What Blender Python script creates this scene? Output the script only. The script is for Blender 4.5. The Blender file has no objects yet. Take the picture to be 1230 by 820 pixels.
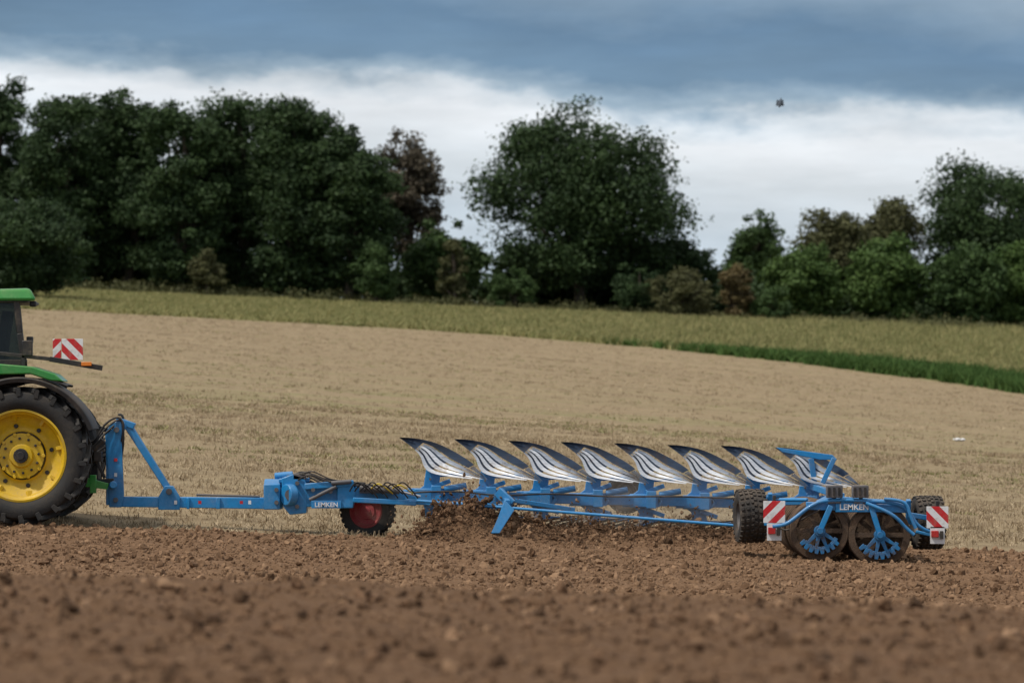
import bpy, bmesh, math, random
import numpy as np
from mathutils import Vector, Matrix
random.seed(4); rng=np.random.default_rng(4)
F=4612.0; CAMH=1.7
def at(px,py,d): return Vector(((px-615)/F*d, d, CAMH+(497-py)/F*d))
scene=bpy.context.scene
col=scene.collection

# ---------------------------------------------------------------- noise / terrain
def vnoise(x,y,seed=0):
    xi=np.floor(x).astype(np.int64); yi=np.floor(y).astype(np.int64)
    fx=x-xi; fy=y-yi; fx=fx*fx*(3-2*fx); fy=fy*fy*(3-2*fy)
    def h(a,b):
        n=(a*374761393+b*668265263+seed*1442695041)&0xffffffff
        n=((n^(n>>13))*1274126177)&0xffffffff
        n=n^(n>>16)
        return (n&0xffff)/65535.0
    return (h(xi,yi)*(1-fx)+h(xi+1,yi)*fx)*(1-fy)+(h(xi,yi+1)*(1-fx)+h(xi+1,yi+1)*fx)*fy
def fbm(x,y,o=4,seed=0,g=.5):
    s=0;a=1;t=0
    for i in range(o):
        s=s+a*vnoise(x*2**i+13.7*i,y*2**i+7.1*i,seed+i); t+=a; a*=g
    return s/t
LK=[(-100,.3),(10,.42),(18,.44),(24,.49),(28,.486),(32,.3),(38,-.12),(46,-.3),(53,-.2),(60,-.01),(200,7.33),(300,11.7),(330,12.4),(420,13),(800,11),(4000,4)]
RK=[(-100,.3),(10,.42),(18,.44),(24,.3),(28,.243),(32,.0),(38,-.5),(46,-.69),(53,-.7),(63,-.62),(70,-.47),(100,.25),(200,2.6),(300,8.14),(330,9),(420,10),(800,9),(4000,4)]
tab=np.arange(-100,4001,.5)
def mk(K):
    z=np.interp(tab,[k[0] for k in K],[k[1] for k in K])
    ker=np.hanning(13); ker/=ker.sum()
    zz=np.convolve(np.pad(z,6,mode='edge'),ker,mode='valid')
    return zz
ZL=mk(LK); ZR=mk(RK)
def sstep(a,b,x):
    t=np.clip((x-a)/(b-a),0,1); return t*t*(3-2*t)
def soil_edge(x,d=None):
    return 60.0+3.4*np.clip((x+1.6)/6.4,0,1)
def crop_edge(t): return 199+27*np.sin(np.pi*np.clip(t,0,1))
def tt(x,d):
    u=x/np.maximum(d,15); t=(u+.13335)/.2667
    return .5+1.3*np.tanh((t-.5)/1.3)
def base_z(x,d):
    t=tt(x,d)
    return np.interp(d,tab,ZL)*(1-t)+np.interp(d,tab,ZR)*t
def ground_z(x,d):
    x=np.asarray(x,float); d=np.asarray(d,float)
    z=base_z(x,d)
    e=soil_edge(x)+ (fbm(x*1.5,d*0+3,3,9)-.5)*.5
    soil=(1-sstep(-.25,.15,d-e))*(d>8)
    r=(fbm(x*.8,d*1.4,3,1)-.5)*.10 + (fbm(x*6,d*8,3,5,.6)-.5)*.075
    ridge=np.sin((d+.5*fbm(x*.3,d*.3,2,8))*2*np.pi/.52)*.018
    z=z+soil*(r+ridge)
    # lip of the near furrow
    z=z+.05*np.exp(-((d-28.3)/.5)**2)*(.6+.8*fbm(x*1.2,d,3,91))
    # soil thrown up along the plough
    line=soil_edge(x)-.45
    along=sstep(-1.6,-1.0,x)*(1-sstep(3.6,4.3,x))
    z=z+along*.21*np.exp(-((d-line)/.45)**2)*(.25+1.5*fbm(x*2.4,d*1.5,3,21))
    hp=.25*np.exp(-((x+.95)/.55)**2-((d-60.0)/.45)**2)+.18*np.exp(-((x-.05)/.5)**2-((d-60.3)/.45)**2)
    z=z+hp*(.3+1.4*fbm(x*4.5,d*4,3,31))
    z=z+(1-soil)*(fbm(x*.5,d*.2,3,41)-.5)*.10*(d<320)
    return z
def gz(x,d): return float(ground_z(np.array([x]),np.array([d]))[0])

# ---------------------------------------------------------------- materials
def newmat(name):
    m=bpy.data.materials.new(name); m.use_nodes=True
    nt=m.node_tree; b=nt.nodes['Principled BSDF']; return m,nt,b
def N(nt,t,**k):
    n=nt.nodes.new(t)
    for a,v in k.items(): setattr(n,a,v)
    return n
def mixc(nt,fac,a,b):
    n=N(nt,'ShaderNodeMix',data_type='RGBA')
    for s,v in ((0,fac),(6,a),(7,b)):
        if hasattr(v,'is_linked') or hasattr(v,'links'): nt.links.new(v,n.inputs[s])
        else: n.inputs[s].default_value=v if s==0 else (*v,1)[:4]
    return n.outputs[2]
def noise(nt,vec,scale,detail=4,rough=.6):
    n=N(nt,'ShaderNodeTexNoise'); n.inputs['Scale'].default_value=scale; n.inputs['Detail'].default_value=detail; n.inputs['Roughness'].default_value=rough
    if vec is not None: nt.links.new(vec,n.inputs['Vector'])
    return n.outputs['Fac']
def ramp(nt,v,lo,hi):
    n=N(nt,'ShaderNodeMapRange'); n.inputs[1].default_value=lo; n.inputs[2].default_value=hi; n.clamp=True
    nt.links.new(v,n.inputs[0]); return n.outputs[0]
def mapping(nt,src,s):
    n=N(nt,'ShaderNodeMapping'); n.inputs['Scale'].default_value=s; nt.links.new(src,n.inputs['Vector']); return n.outputs[0]
def paint(name,c,rough=.4,metal=0,dust=.35,dustc=(.28,.2,.13),scale=2.5,bump=.0,coat=0):
    m,nt,b=newmat(name)
    tc=N(nt,'ShaderNodeTexCoord').outputs['Object']
    geo=N(nt,'ShaderNodeNewGeometry')
    n1=noise(nt,tc,scale,7,.65); n2=noise(nt,tc,scale*9,5,.7)
    f=ramp(nt,n1,.42,.72)
    mul=N(nt,'ShaderNodeMath',operation='MULTIPLY'); nt.links.new(f,mul.inputs[0]); nt.links.new(ramp(nt,n2,.3,.65),mul.inputs[1])
    mu2=N(nt,'ShaderNodeMath',operation='MULTIPLY'); nt.links.new(mul.outputs[0],mu2.inputs[0]); mu2.inputs[1].default_value=dust*2
    sep=N(nt,'ShaderNodeSeparateXYZ'); nt.links.new(geo.outputs['Normal'],sep.inputs[0])
    up=ramp(nt,sep.outputs[2],.3,1.0)
    ma=N(nt,'ShaderNodeMath',operation='MULTIPLY_ADD'); ma.use_clamp=True
    nt.links.new(up,ma.inputs[0]); ma.inputs[1].default_value=dust*.6; nt.links.new(mu2.outputs[0],ma.inputs[2])
    base=mixc(nt,ramp(nt,n2,.3,.8),tuple(x*.82 for x in c),tuple(min(1,x*1.12) for x in c))
    nt.links.new(mixc(nt,ma.outputs[0],base,dustc),b.inputs['Base Color'])
    rr=N(nt,'ShaderNodeMath',operation='MULTIPLY_ADD'); rr.use_clamp=True
    nt.links.new(ma.outputs[0],rr.inputs[0]); rr.inputs[1].default_value=.5; rr.inputs[2].default_value=rough
    nt.links.new(rr.outputs[0],b.inputs['Roughness']); b.inputs['Metallic'].default_value=metal
    b.inputs['Coat Weight'].default_value=coat
    if bump:
        bp=N(nt,'ShaderNodeBump'); bp.inputs['Strength'].default_value=bump; bp.inputs['Distance'].default_value=.02
        nt.links.new(n2,bp.inputs['Height']); nt.links.new(bp.outputs[0],b.inputs['Normal'])
    return m
BLUE=paint('blue_paint',(.012,.235,.55),.36,dust=.22,coat=.2)
BLUED=paint('muddy_blue_paint',(.012,.17,.40),.5,dust=.75,dustc=(.08,.052,.034),scale=5)
GREEN=paint('green_paint',(.02,.24,.03),.3,dust=.2,coat=.4)
YEL=paint('yellow_rim_paint',(.72,.46,.004),.45,dust=.35)
RUB=paint('tyre_rubber',(.018,.018,.018),.75,dust=.34,dustc=(.10,.08,.06),scale=4,bump=.3)
RUBD=paint('dusty_rubber',(.03,.027,.025),.8,dust=.7,dustc=(.13,.10,.075),scale=4,bump=.3)
BLK=paint('black_plastic',(.015,.015,.016),.5,dust=.2)
GREY=paint('cast_grey',(.10,.10,.11),.5,dust=.3)
BIRD=paint('bird_feathers',(.09,.11,.14),.9,dust=.0)
RED=paint('red_rim_paint',(.36,.02,.04),.5,dust=.3)
AMB=paint('amber_lens',(.8,.22,.02),.25,dust=.1)
REDL=paint('red_lens',(.5,.02,.02),.25,dust=.1)
WHT=paint('white_paint',(.78,.78,.78),.5,dust=.12)
YHS=paint('yellow_hose',(.7,.5,.02),.5,dust=.1)
SOILST=paint('soil_caked_steel',(.085,.055,.035),.85,dust=.6,dustc=(.19,.12,.075),scale=6,bump=.8)
CHR=paint('chrome_rod',(.6,.6,.62),.2,metal=1,dust=.1)
def steel(name,c,r0,dust,metal=.85,dc=(.16,.11,.08)):
    m,nt,b=newmat(name)
    tc=N(nt,'ShaderNodeTexCoord').outputs['Object']
    st=noise(nt,mapping(nt,tc,(3,3,30)),2,5,.7); n2=noise(nt,tc,4,6,.7)
    c1=mixc(nt,ramp(nt,st,.3,.7),tuple(x*.6 for x in c),c)
    nt.links.new(mixc(nt,ramp(nt,n2,.62-dust*.2,.78),c1,dc),b.inputs['Base Color'])
    b.inputs['Metallic'].default_value=metal
    nt.links.new(N(nt,'ShaderNodeMapRange').outputs[0],b.inputs['Roughness'])
    mr=b.inputs['Roughness'].links[0].from_node; mr.inputs[3].default_value=r0; mr.inputs[4].default_value=r0+.25; nt.links.new(st,mr.inputs[0])
    return m
STEEL=steel('scoured_steel',(.68,.70,.74),.2,.3,.8)
STEELD=steel('dark_steel',(.10,.14,.21),.32,.5,.7)
STEELM=steel('muddy_steel',(.14,.14,.15),.45,1.6,.5,(.12,.078,.05))
def stripemat(name,sgn=1,w=.18):
    m,nt,b=newmat(name)
    tc=N(nt,'ShaderNodeTexCoord').outputs['Object']; s=N(nt,'ShaderNodeSeparateXYZ'); nt.links.new(tc,s.inputs[0])
    a=N(nt,'ShaderNodeMath',operation='MULTIPLY_ADD'); nt.links.new(s.outputs[0],a.inputs[0]); a.inputs[1].default_value=sgn; nt.links.new(s.outputs[2],a.inputs[2])
    d=N(nt,'ShaderNodeMath',operation='MULTIPLY_ADD'); nt.links.new(a.outputs[0],d.inputs[0]); d.inputs[1].default_value=1/w; d.inputs[2].default_value=10.25
    fr=N(nt,'ShaderNodeMath',operation='FRACT'); nt.links.new(d.outputs[0],fr.inputs[0])
    g=N(nt,'ShaderNodeMath',operation='GREATER_THAN'); nt.links.new(fr.outputs[0],g.inputs[0]); g.inputs[1].default_value=.5
    c=mixc(nt,g.outputs[0],(.75,.75,.75),(.55,.015,.02))
    nt.links.new(mixc(nt,ramp(nt,noise(nt,tc,9,5),.5,.9),c,(.3,.24,.18)),b.inputs['Base Color']); b.inputs['Roughness'].default_value=.4
    return m
STR1=stripemat('warning_stripes',1,.26); STR2=stripemat('warning_stripes_b',-1,.26)
def glassmat():
    m,nt,b=newmat('cab_glass'); out=nt.nodes['Material Output']
    b.inputs['Base Color'].default_value=(.02,.025,.03,1); b.inputs['Roughness'].default_value=.05
    tr=N(nt,'ShaderNodeBsdfTransparent'); tr.inputs[0].default_value=(.6,.68,.68,1)
    mx=N(nt,'ShaderNodeMixShader'); mx.inputs[0].default_value=.35
    nt.links.new(tr.outputs[0],mx.inputs[1]); nt.links.new(b.outputs[0],mx.inputs[2]); nt.links.new(mx.outputs[0],out.inputs[0]); return m
GLASS=glassmat()

# ---------------------------------------------------------------- mesh helpers
def empty(name,loc=(0,0,0)):
    o=bpy.data.objects.new(name,None); o.location=loc; o.empty_display_size=.3; col.objects.link(o); return o
class Part:
    def __init__(s,name,mat,parent,bevel=.008,angle=35):
        s.n=name;s.m=mat;s.p=parent;s.b=bevel;s.bm=bmesh.new();s.a=angle
    def hexa(s,c8):
        v=[s.bm.verts.new(p) for p in c8]
        for f in ((0,3,2,1),(4,5,6,7),(0,1,5,4),(1,2,6,5),(2,3,7,6),(3,0,4,7)): s.bm.faces.new([v[i] for i in f])
    def beam(s,p1,p2,w,h,w2=None,h2=None,up=Vector((0,0,1))):
        p1=Vector(p1);p2=Vector(p2);d=(p2-p1).normalized()
        if abs(d.dot(up))>.98: up=Vector((1,0,0))
        sd=d.cross(up).normalized(); u=sd.cross(d).normalized()
        w2=w2 or w;h2=h2 or h
        r=[]
        for p,a,b in((p1,w,h),(p2,w2,h2)):
            r+=[p+sd*a/2*i+u*b/2*j for i,j in((-1,-1),(1,-1),(1,1),(-1,1))]
        s.hexa(r)
    def box(s,c,sx,sy,sz,ry=0,rz=0):
        R=Matrix.Rotation(rz,3,'Z')@Matrix.Rotation(ry,3,'Y'); c=Vector(c)
        s.hexa([c+R@Vector((sx/2*i,sy/2*j,sz/2*k)) for k in(-1,1) for i,j in((-1,-1),(1,-1),(1,1),(-1,1))])
    def tube(s,p1,p2,r,r2=None,seg=14,cap=True):
        p1=Vector(p1);p2=Vector(p2);r2=r if r2 is None else r2
        d=(p2-p1).normalized();a=d.orthogonal().normalized();b=d.cross(a)
        R=[[s.bm.verts.new(p+(a*math.cos(t)+b*math.sin(t))*q) for t in [2*math.pi*i/seg for i in range(seg)]] for p,q in((p1,r),(p2,r2))]
        for i in range(seg): s.bm.faces.new((R[0][i],R[0][(i+1)%seg],R[1][(i+1)%seg],R[1][i]))
        if cap: s.bm.faces.new(R[0][::-1]); s.bm.faces.new(R[1])
    def lathe(s,prof,c,ax,seg=48,closed=False,a0=0,a1=2*math.pi):
        c=Vector(c);ax=Vector(ax).normalized(); 
        e1=Vector((0,0,1)) if abs(ax.z)<.9 else Vector((1,0,0))
        e2=ax.cross(e1).normalized(); full=abs(a1-a0-2*math.pi)<1e-6
        n=seg if full else seg+1
        rings=[]
        for i in range(n):
            t=a0+(a1-a0)*i/seg; u=e1*math.cos(t)+e2*math.sin(t)
            rings.append([s.bm.verts.new(c+u*r+ax*a) for r,a in prof])
        m=len(prof)
        for i in range(seg):
            A=rings[i];B=rings[(i+1)%n]
            for j in range(m if closed else m-1):
                k=(j+1)%m
                try:s.bm.faces.new((A[j],B[j],B[k],A[k]))
                except: pass
    def plate(s,pts,off):
        pts=[Vector(p) for p in pts];off=Vector(off)
        a=[s.bm.verts.new(p) for p in pts]; b=[s.bm.verts.new(p+off) for p in pts]; n=len(pts)
        s.bm.faces.new(a); s.bm.faces.new(b[::-1])
        for i in range(n): s.bm.faces.new((a[i],b[i],b[(i+1)%n],a[(i+1)%n]))
    def finish(s,origin=None):
        bmesh.ops.remove_doubles(s.bm,verts=s.bm.verts,dist=1e-5)
        bmesh.ops.recalc_face_normals(s.bm,faces=s.bm.faces)
        if origin is not None: bmesh.ops.translate(s.bm,vec=-Vector(origin),verts=s.bm.verts)
        me=bpy.data.meshes.new(s.n); s.bm.to_mesh(me); s.bm.free(); me.materials.append(s.m)
        o=bpy.data.objects.new(s.n,me); col.objects.link(o)
        if origin is not None: o.location=origin
        me.shade_smooth(); me.set_sharp_from_angle(angle=math.radians(s.a))
        if s.p: o.parent=s.p; o.matrix_parent_inverse=Matrix.Translation(s.p.location).inverted()
        if s.b:
            md=o.modifiers.new('bevel','BEVEL'); md.width=s.b; md.segments=2; md.limit_method='ANGLE'; md.angle_limit=math.radians(40); md.harden_normals=False
        return o
def hose(name,pts,r,mat,parent):
    cu=bpy.data.curves.new(name,'CURVE'); cu.dimensions='3D'; cu.bevel_depth=r; cu.bevel_resolution=2
    sp=cu.splines.new('NURBS'); sp.points.add(len(pts)-1); sp.order_u=3; sp.use_endpoint_u=True
    for i,p in enumerate(pts): sp.points[i].co=(*p,1)
    cu.materials.append(mat); o=bpy.data.objects.new(name,cu); col.objects.link(o)
    o.parent=parent; o.matrix_parent_inverse=Matrix.Translation(parent.location).inverted(); return o
def label(txt,p,size,mat,parent):
    cu=bpy.data.curves.new('lettering','FONT'); cu.body=txt; cu.size=size; cu.extrude=.002; cu.align_x='CENTER'; cu.align_y='CENTER'
    cu.offset=size*.02
    cu.materials.append(mat); o=bpy.data.objects.new('lettering',cu); col.objects.link(o); o.location=p; o.rotation_euler=(math.pi/2,0,0)
    o.parent=parent; o.matrix_parent_inverse=Matrix.Translation(parent.location).inverted()
def fast_mesh(name,V,Fc,mat,attrs=None):
    me=bpy.data.meshes.new(name); k=Fc.shape[1]
    me.vertices.add(len(V)); me.vertices.foreach_set('co',V.astype(np.float32).ravel())
    me.loops.add(Fc.size); me.loops.foreach_set('vertex_index',Fc.astype(np.int32).ravel())
    me.polygons.add(len(Fc)); me.polygons.foreach_set('loop_start',np.arange(0,Fc.size,k,dtype=np.int32))
    for a,(v,t) in (attrs or {}).items():
        at_=me.attributes.new(a,t,'POINT'); at_.data.foreach_set('value' if t=='FLOAT' else 'color',np.asarray(v,np.float32).ravel())
    me.update(calc_edges=True); me.validate()
    if mat: me.materials.append(mat)
    return me
def addobj(name,me,parent=None,loc=None):
    o=bpy.data.objects.new(name,me); col.objects.link(o)
    if loc is not None: o.location=loc
    if parent: o.parent=parent; o.matrix_parent_inverse=Matrix.Translation(parent.location).inverted()
    return o

def wheel(parent,c,axis,R,W,rimR,tmat,rmat,lugs=20,lugh=.045,rimprof=None,block=False,seg=64):
    c=Vector(c); ax=Vector(axis).normalized(); w=W/2
    t=Part('tyre',tmat,parent,0,30); Rb=R-lugh
    pr=[(rimR,-w*.7),(rimR+.03*R,-w*.86),(rimR+(Rb-rimR)*.35,-w*.99),(rimR+(Rb-rimR)*.65,-w),(Rb*.955,-w*.93),(Rb*.99,-w*.75),(Rb,-w*.35),(Rb,w*.35),(Rb*.99,w*.75),(Rb*.955,w*.93),(rimR+(Rb-rimR)*.65,w),(rimR+(Rb-rimR)*.35,w*.99),(rimR+.03*R,w*.86),(rimR,w*.7)]
    t.lathe(pr,c,ax,seg); t.finish()
    l=Part('tread_lugs',tmat,parent,.006)
    e1=Vector((0,0,1)) if abs(ax.z)<.9 else Vector((1,0,0)); e2=ax.cross(e1).normalized()
    def pp(th,a,r): return c+(e1*math.cos(th)+e2*math.sin(th))*r+ax*a
    for i in range(lugs):
        for sgn in(-1,1):
            th=2*math.pi*(i+(.5 if sgn>0 else 0))/lugs; da=.95*2*math.pi/lugs
            if block:
                for q in (.12,.5,.88):
                    th2=th+q*.3*da
                    n=(pp(th2,0,1)-c).normalized()
                    l.beam(pp(th2,sgn*w*(q-.13),R-lugh*.6),pp(th2+.1*da,sgn*w*(q+.1),R-lugh*.6-(.03*R if q>.8 else 0)),2*math.pi*R/lugs*.55,lugh*1.2,up=n)
            else:
                n=(pp(th,0,1)-c).normalized()
                k=(R-lugh*.55)
                l.beam(pp(th,-sgn*w*.06,k),pp(th+da*.5,sgn*w*.5,k),.085*R*.8,lugh*1.25,.08*R*.8,lugh*1.25,up=n)
                n2=(pp(th+da*.7,0,1)-c).normalized()
                l.beam(pp(th+da*.48,sgn*w*.47,k),pp(th+da*.95,sgn*w*.97,k-.012*R),.08*R*.8,lugh*1.3,.085*R,lugh*1.1,up=n2)
                l.beam(pp(th+da*.93,sgn*w*.95,k-.0*R),pp(th+da*1.02,sgn*w*1.0,R*.86),.085*R,.05*R,.06*R,.02*R,up=ax)
    l.finish()
    for sg in(-1,1):
        r=Part('rim',rmat,parent,0,40)
        pr=rimprof or [(1,.70),(1.02,.80),(.97,.82),(.95,.62),(.90,.55),(.84,.30),(.80,.22),(.52,.24),(.47,.40),(.24,.44),(.22,.58),(.0,.60)]
        r.lathe([(q*rimR,sg*a*w) for q,a in pr],c,ax,seg)
        r.finish()
    return pp

# ================================================================= TRACTOR
tr=empty('tractor',at(26,548,60.9))
wc=at(27,547,59.85); wc2=Vector((wc.x,61.95,wc.z))
R=wc.z-(CAMH+(497-629.5)/F*59.85)
for c in (wc,wc2):
    rp=[(1,.72),(1.03,.84),(.985,.86),(.955,.70),(.92,.66),(.90,.40),(.86,.30),(.80,.27),(.70,.10),(.60,.06),(.54,.12),(.50,.30),(.28,.34),(.24,.5),(.12,.52),(0,.52)]
    wheel(tr,c,(0,1,0),R,.68,.70,RUB,YEL,22,.06,rimprof=rp,seg=96)
    sg=-1 if c is wc else 1
    hb=Part('hub',BLK,tr,.004)
    y=lambda a: c+Vector((0,sg*a,0))
    hb.tube(y(.16),y(.235),.115); hb.tube(y(.2),y(.27),.06)
    for i in range(12):
        a=i*math.pi/6+.1; o=Vector((math.cos(a),0,math.sin(a)))
        hb.tube(y(.11)+o*.27,y(.15)+o*.27,.022,seg=6)
    for i in range(8):
        a=i*math.pi/4+.2; o=Vector((math.cos(a),0,math.sin(a)))
        hb.tube(y(.02)+o*.47,y(.06)+o*.47,.035,seg=8)
    hb.finish()
    hb=Part('disc_seam',BLK,tr,0); hb.lathe([(.352,.105*sg),(.378,.045*sg)],c,(0,1,0),64); hb.finish()
    hb=Part('rim_lugs',YEL,tr,.006)
    for i in range(8):
        a=i*math.pi/4+.2; o=Vector((math.cos(a),0,math.sin(a)))
        hb.beam(y(.09)+o*.56,y(.12)+o*.655,.09,.06)
    for i in range(10):
        a=i*math.pi/5; o=Vector((math.cos(a),0,math.sin(a)))
        hb.tube(y(.10)+o*.34,y(.118)+o*.34,.03,seg=10)
    hb.finish()
# front wheels
fR=.82; fx=wc.x-3.05
for yy in (59.9,61.9):
    wheel(tr,Vector((fx,yy,gz(fx,60)+fR)),(0,1,0),fR,.55,.50,RUB,YEL,20,.05)
b=Part('chassis',BLK,tr,.02)
cz=wc.z
b.box((wc.x-1.4,60.9,cz+.0),3.6,.62,.55); b.tube((wc.x,60.2,cz),(wc.x,61.6,cz),.2)
b.tube((fx,60.2,fR),(fx,61.6,fR),.12); b.box((wc.x-.1,60.9,cz+.35),1.0,1.2,.55)
b.box((wc.x-1.35,60.15,cz-.25),1.1,.5,.55)
b.finish()
h=Part('hood',GREEN,tr,.06)
hx=wc.x-1.5
h.hexa([Vector(p) for p in[(hx,60.45,1.35),(hx,61.35,1.35),(hx-2.5,61.25,1.2),(hx-2.5,60.55,1.2),(hx,60.5,2.05),(hx,61.3,2.05),(hx-2.5,61.15,1.7),(hx-2.5,60.65,1.7)]]); h.finish()
g=Part('front_grille',BLK,tr,.02); g.box((hx-2.54,60.9,1.45),.1,.5,.45); g.finish()
# fenders
def P(px,py,d=59.6): return at(px,py,d)
for yy0,yy1,aa in((59.50,60.3,70),(61.5,62.28,25)):
    f=Part('fender_extension',BLK,tr,.01)
    f.lathe([(1.13,yy0-wc.y+.02),(1.205,yy0-wc.y),(1.225,yy0-wc.y+.04),(1.225,yy1-wc.y),(1.19,yy1-wc.y),(1.19,yy0-wc.y+.06)],wc,(0,1,0),40,closed=True,a0=math.radians(-65),a1=math.radians(aa)); 
    f.finish()
    g=Part('fender',GREEN,tr,.02)
    g.plate([P(-60,470,yy0+.03),P(-62,448,yy0+.03),P(-10,436,yy0+.03),P(38,440,yy0+.03),P(66,449,yy0+.03),P(76,458,yy0+.03),P(60,457,yy0+.03),P(36,449,yy0+.03),P(-10,450,yy0+.03)],(0,yy1-yy0-.05,0))
    g.finish()
# cab
C0,C1=60.15,61.65
b=Part('cab_frame',BLK,tr,.012)
for yy in (C0,C1):
    b.beam(P(20,362,yy),P(24,400,yy),.09,.09); b.beam(P(24,400,yy),P(29,436,yy),.09,.09)
    b.beam(P(-50,362,yy),P(-55,470,yy),.07,.07); b.beam(P(-118,362,yy),P(-128,470,yy),.08,.08)
    b.beam(P(-128,436,yy),P(29,436,yy),.08,.10)
    b.plate([P(-125,440,yy),P(30,438,yy),P(30,462,yy),P(-125,500,yy)],(0,.04 if yy==C0 else -.04,0))
b.beam(P(29,436,C0),P(29,436,C1),.1,.12); b.beam(P(20,364,C0),P(20,364,C1),.08,.1)
b.plate([P(-125,500,C0),P(-125,500,C1),P(30,462,C1),P(30,462,C0)],(0,0,.04))
b.box(P(33,418,60.0),.16,.12,.24); b.box(P(36,408,60.25),.1,.1,.1)
b.box(P(-10,425,60.9),.5,.5,.15); b.box(P(6,400,60.9),.14,.46,.7,ry=.15); b.tube(P(-60,415,60.9),P(-62,395,60.9),.03)
b.finish()
g=Part('cab_glass',GLASS,tr,0)
for yy in(C0,C1): g.plate([P(-117,364,yy),P(20,364,yy),P(24,400,yy),P(28,434,yy),P(-126,434,yy)],(0,.012,0))
g.plate([P(24,368,C0+.05),P(30,430,C0+.05),P(30,430,C1-.05),P(24,368,C1-.05)],(.012,0,0))
g.finish()
r=Part('cab_roof',GREEN,tr,.05)
r.hexa([P(-125,361,C0-.12),P(44,361,C0-.12),P(44,361,C1+.12),P(-125,361,C1+.12),P(-120,350,C0-.05),P(36,346,C0-.05),P(36,346,C1+.05),P(-120,350,C1+.05)]); r.finish()
r=Part('roof_trim',BLK,tr,.02); r.box(P(-40,363.5,60.9),2.1,1.6,.05); r.box(P(40,365,60.3),.1,.16,.09); r.finish()
b=Part('light_bar',BLK,tr,.006)
b.beam(P(-5,424,60.0),P(60,431,60.0),.05,.06); b.beam(P(60,431,60.0),P(123,442,60.0),.07,.08)
b.tube(P(80,434,60.0),P(81,430,60.0),.02); b.beam(P(28,445,60.0),P(28,425,60.0),.05,.05); b.beam(P(66,434,60.05),P(66,408,60.05),.03,.03)
b.finish()
b=Part('marker_lamp',AMB,tr,.005); b.box(P(104,437,59.95),.16,.06,.06); b.finish()
b=Part('warning_board',STR1,tr,.003); o=P(87,419.5,59.98); b.box(o,.33,.012,.33); b.finish(o)
b=Part('warning_board',STR2,tr,.003); o=P(68.5,419.5,60.03); b.box(o,.13,.012,.33); b.finish(o)
b=Part('hitch_linkage',BLK,tr,.008)
for yy in(60.5,61.3):
    b.beam(P(80,580,yy),P(137,578,yy),.05,.1); b.beam(P(90,500,yy),P(126,574,yy),.05,.05)
b.beam(P(90,505,60.9),P(140,520,60.9),.07,.07); b.box(P(108,560,60.9),.3,.5,.4); b.tube(P(104,560,60.6),P(118,548,60.6),.06); b.tube(P(112,540,60.4),P(124,528,60.4),.05)
b.box(P(118,548,60.5),.12,.2,.16)
b.finish()
b=Part('drawbar',GREEN,tr,.008); b.beam(P(95,577,60.35),P(130,584,60.35),.1,.16,.08,.1); b.beam(P(112,570,60.35),P(112,592,60.35),.1,.1); b.finish()

# ================================================================= PLOUGH
pl=empty('reversible_plough',at(640,600,61.5))
D=60.9
b=Part('headstock_frame',BLUE,pl,.012)
for dy in (-.16,.16):
    b.plate([at(126,520,D+dy),at(134,508,D+dy),at(148,503,D+dy),at(152,512,D+dy),at(146,524,D+dy),at(149,594,D+dy),at(146,609,D+dy),at(131,609,D+dy),at(129,560,D+dy)],(0,.04,0))
b.beam(at(152,508,D),at(203,588,D),.16,.12,.16,.10)
b.beam(at(140,504,D),at(162,512,D),.2,.1)
b.tube(at(136,582,D-.6),at(136,582,D+.6),.06)
b.beam(at(133,540,D),at(133,606,D),.3,.12)
b.beam(at(132,602,D),at(318,604,D),.22,.16,.22,.18)
for dy in(-.15,.11): b.plate([at(190,597,D+dy),at(198,583,D+dy),at(208,583,D+dy),at(216,596,D+dy),at(216,612,D+dy),at(190,612,D+dy)],(0,.04,0))
b.beam(at(226,597,D-.13),at(226,611,D-.13),.04,.05); b.beam(at(262,597,D-.13),at(262,611,D-.13),.04,.07)
b.finish()
b=Part('pivot_pins',GREY,pl,.004); b.tube(at(203,590,D-.24),at(203,590,D+.24),.05); b.tube(at(140,516,D-.24),at(140,516,D+.24),.045); b.tube(at(139,600,D-.24),at(139,600,D+.24),.04)
b.tube(at(236,594,D-.08),at(312,596,D-.08),.018); b.finish()
b=Part('reflector_sticker',REDL,pl,0); 
for xx,yy in ((139,552),(240,603),(290,603)): b.box(at(xx,yy,D-.175),.05,.004,.05)
b.finish()
b=Part('info_sticker',WHT,pl,0)
for xx,yy in ((139,570),(300,603),(211,603)): b.box(at(xx,yy,D-.175),.045,.004,.06)
b.finish()
# turnover unit
b=Part('turnover_unit',BLUE,pl,.015)
b.box(at(328,596,D-.1),.26,.6,.40); b.tube(at(318,593,D-.1),at(340,593,D-.1),.24,seg=28)
b.plate([at(338,574,60.5),at(352,569,60.5),at(366,573,60.5),at(370,590,60.5),at(368,616,60.5),at(348,618,60.5),at(340,608,60.5)],(0,.55,0))
b.tube(at(343,594,60.42),at(352,594,60.5),.17,seg=24)
b.beam(at(366,594,60.75),at(426,596,60.75),.5,.38,.4,.26); b.beam(at(366,584,60.5),at(425,580,60.5),.14,.10)
b.plate([at(405,580,60.45),at(422,578,60.45),at(428,590,60.45),at(424,610,60.45),at(405,610,60.45)],(0,.3,0))
b.beam(at(335,577,60.6),at(372,576,60.6),.12,.07); b.tube(at(330,572,60.9),at(352,570,60.9),.06)
b.finish()
q=Part('turnover_bolts',GREY,pl,0); dd=60.38
for (x0,y0) in((332,588),(332,603),(357,580),(357,608),(376,588),(397,590)):
    q.tube(at(x0,y0,dd+.15),at(x0,y0,dd+.02),.035,seg=8)
q.tube(at(349,594,60.40),at(349,594,60.34),.09,seg=20); q.tube(at(372,600,60.45),at(404,584,60.4),.03)
q.finish()
label('LEMKEN',at(392,606,60.40),.10,WHT,pl)
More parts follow.
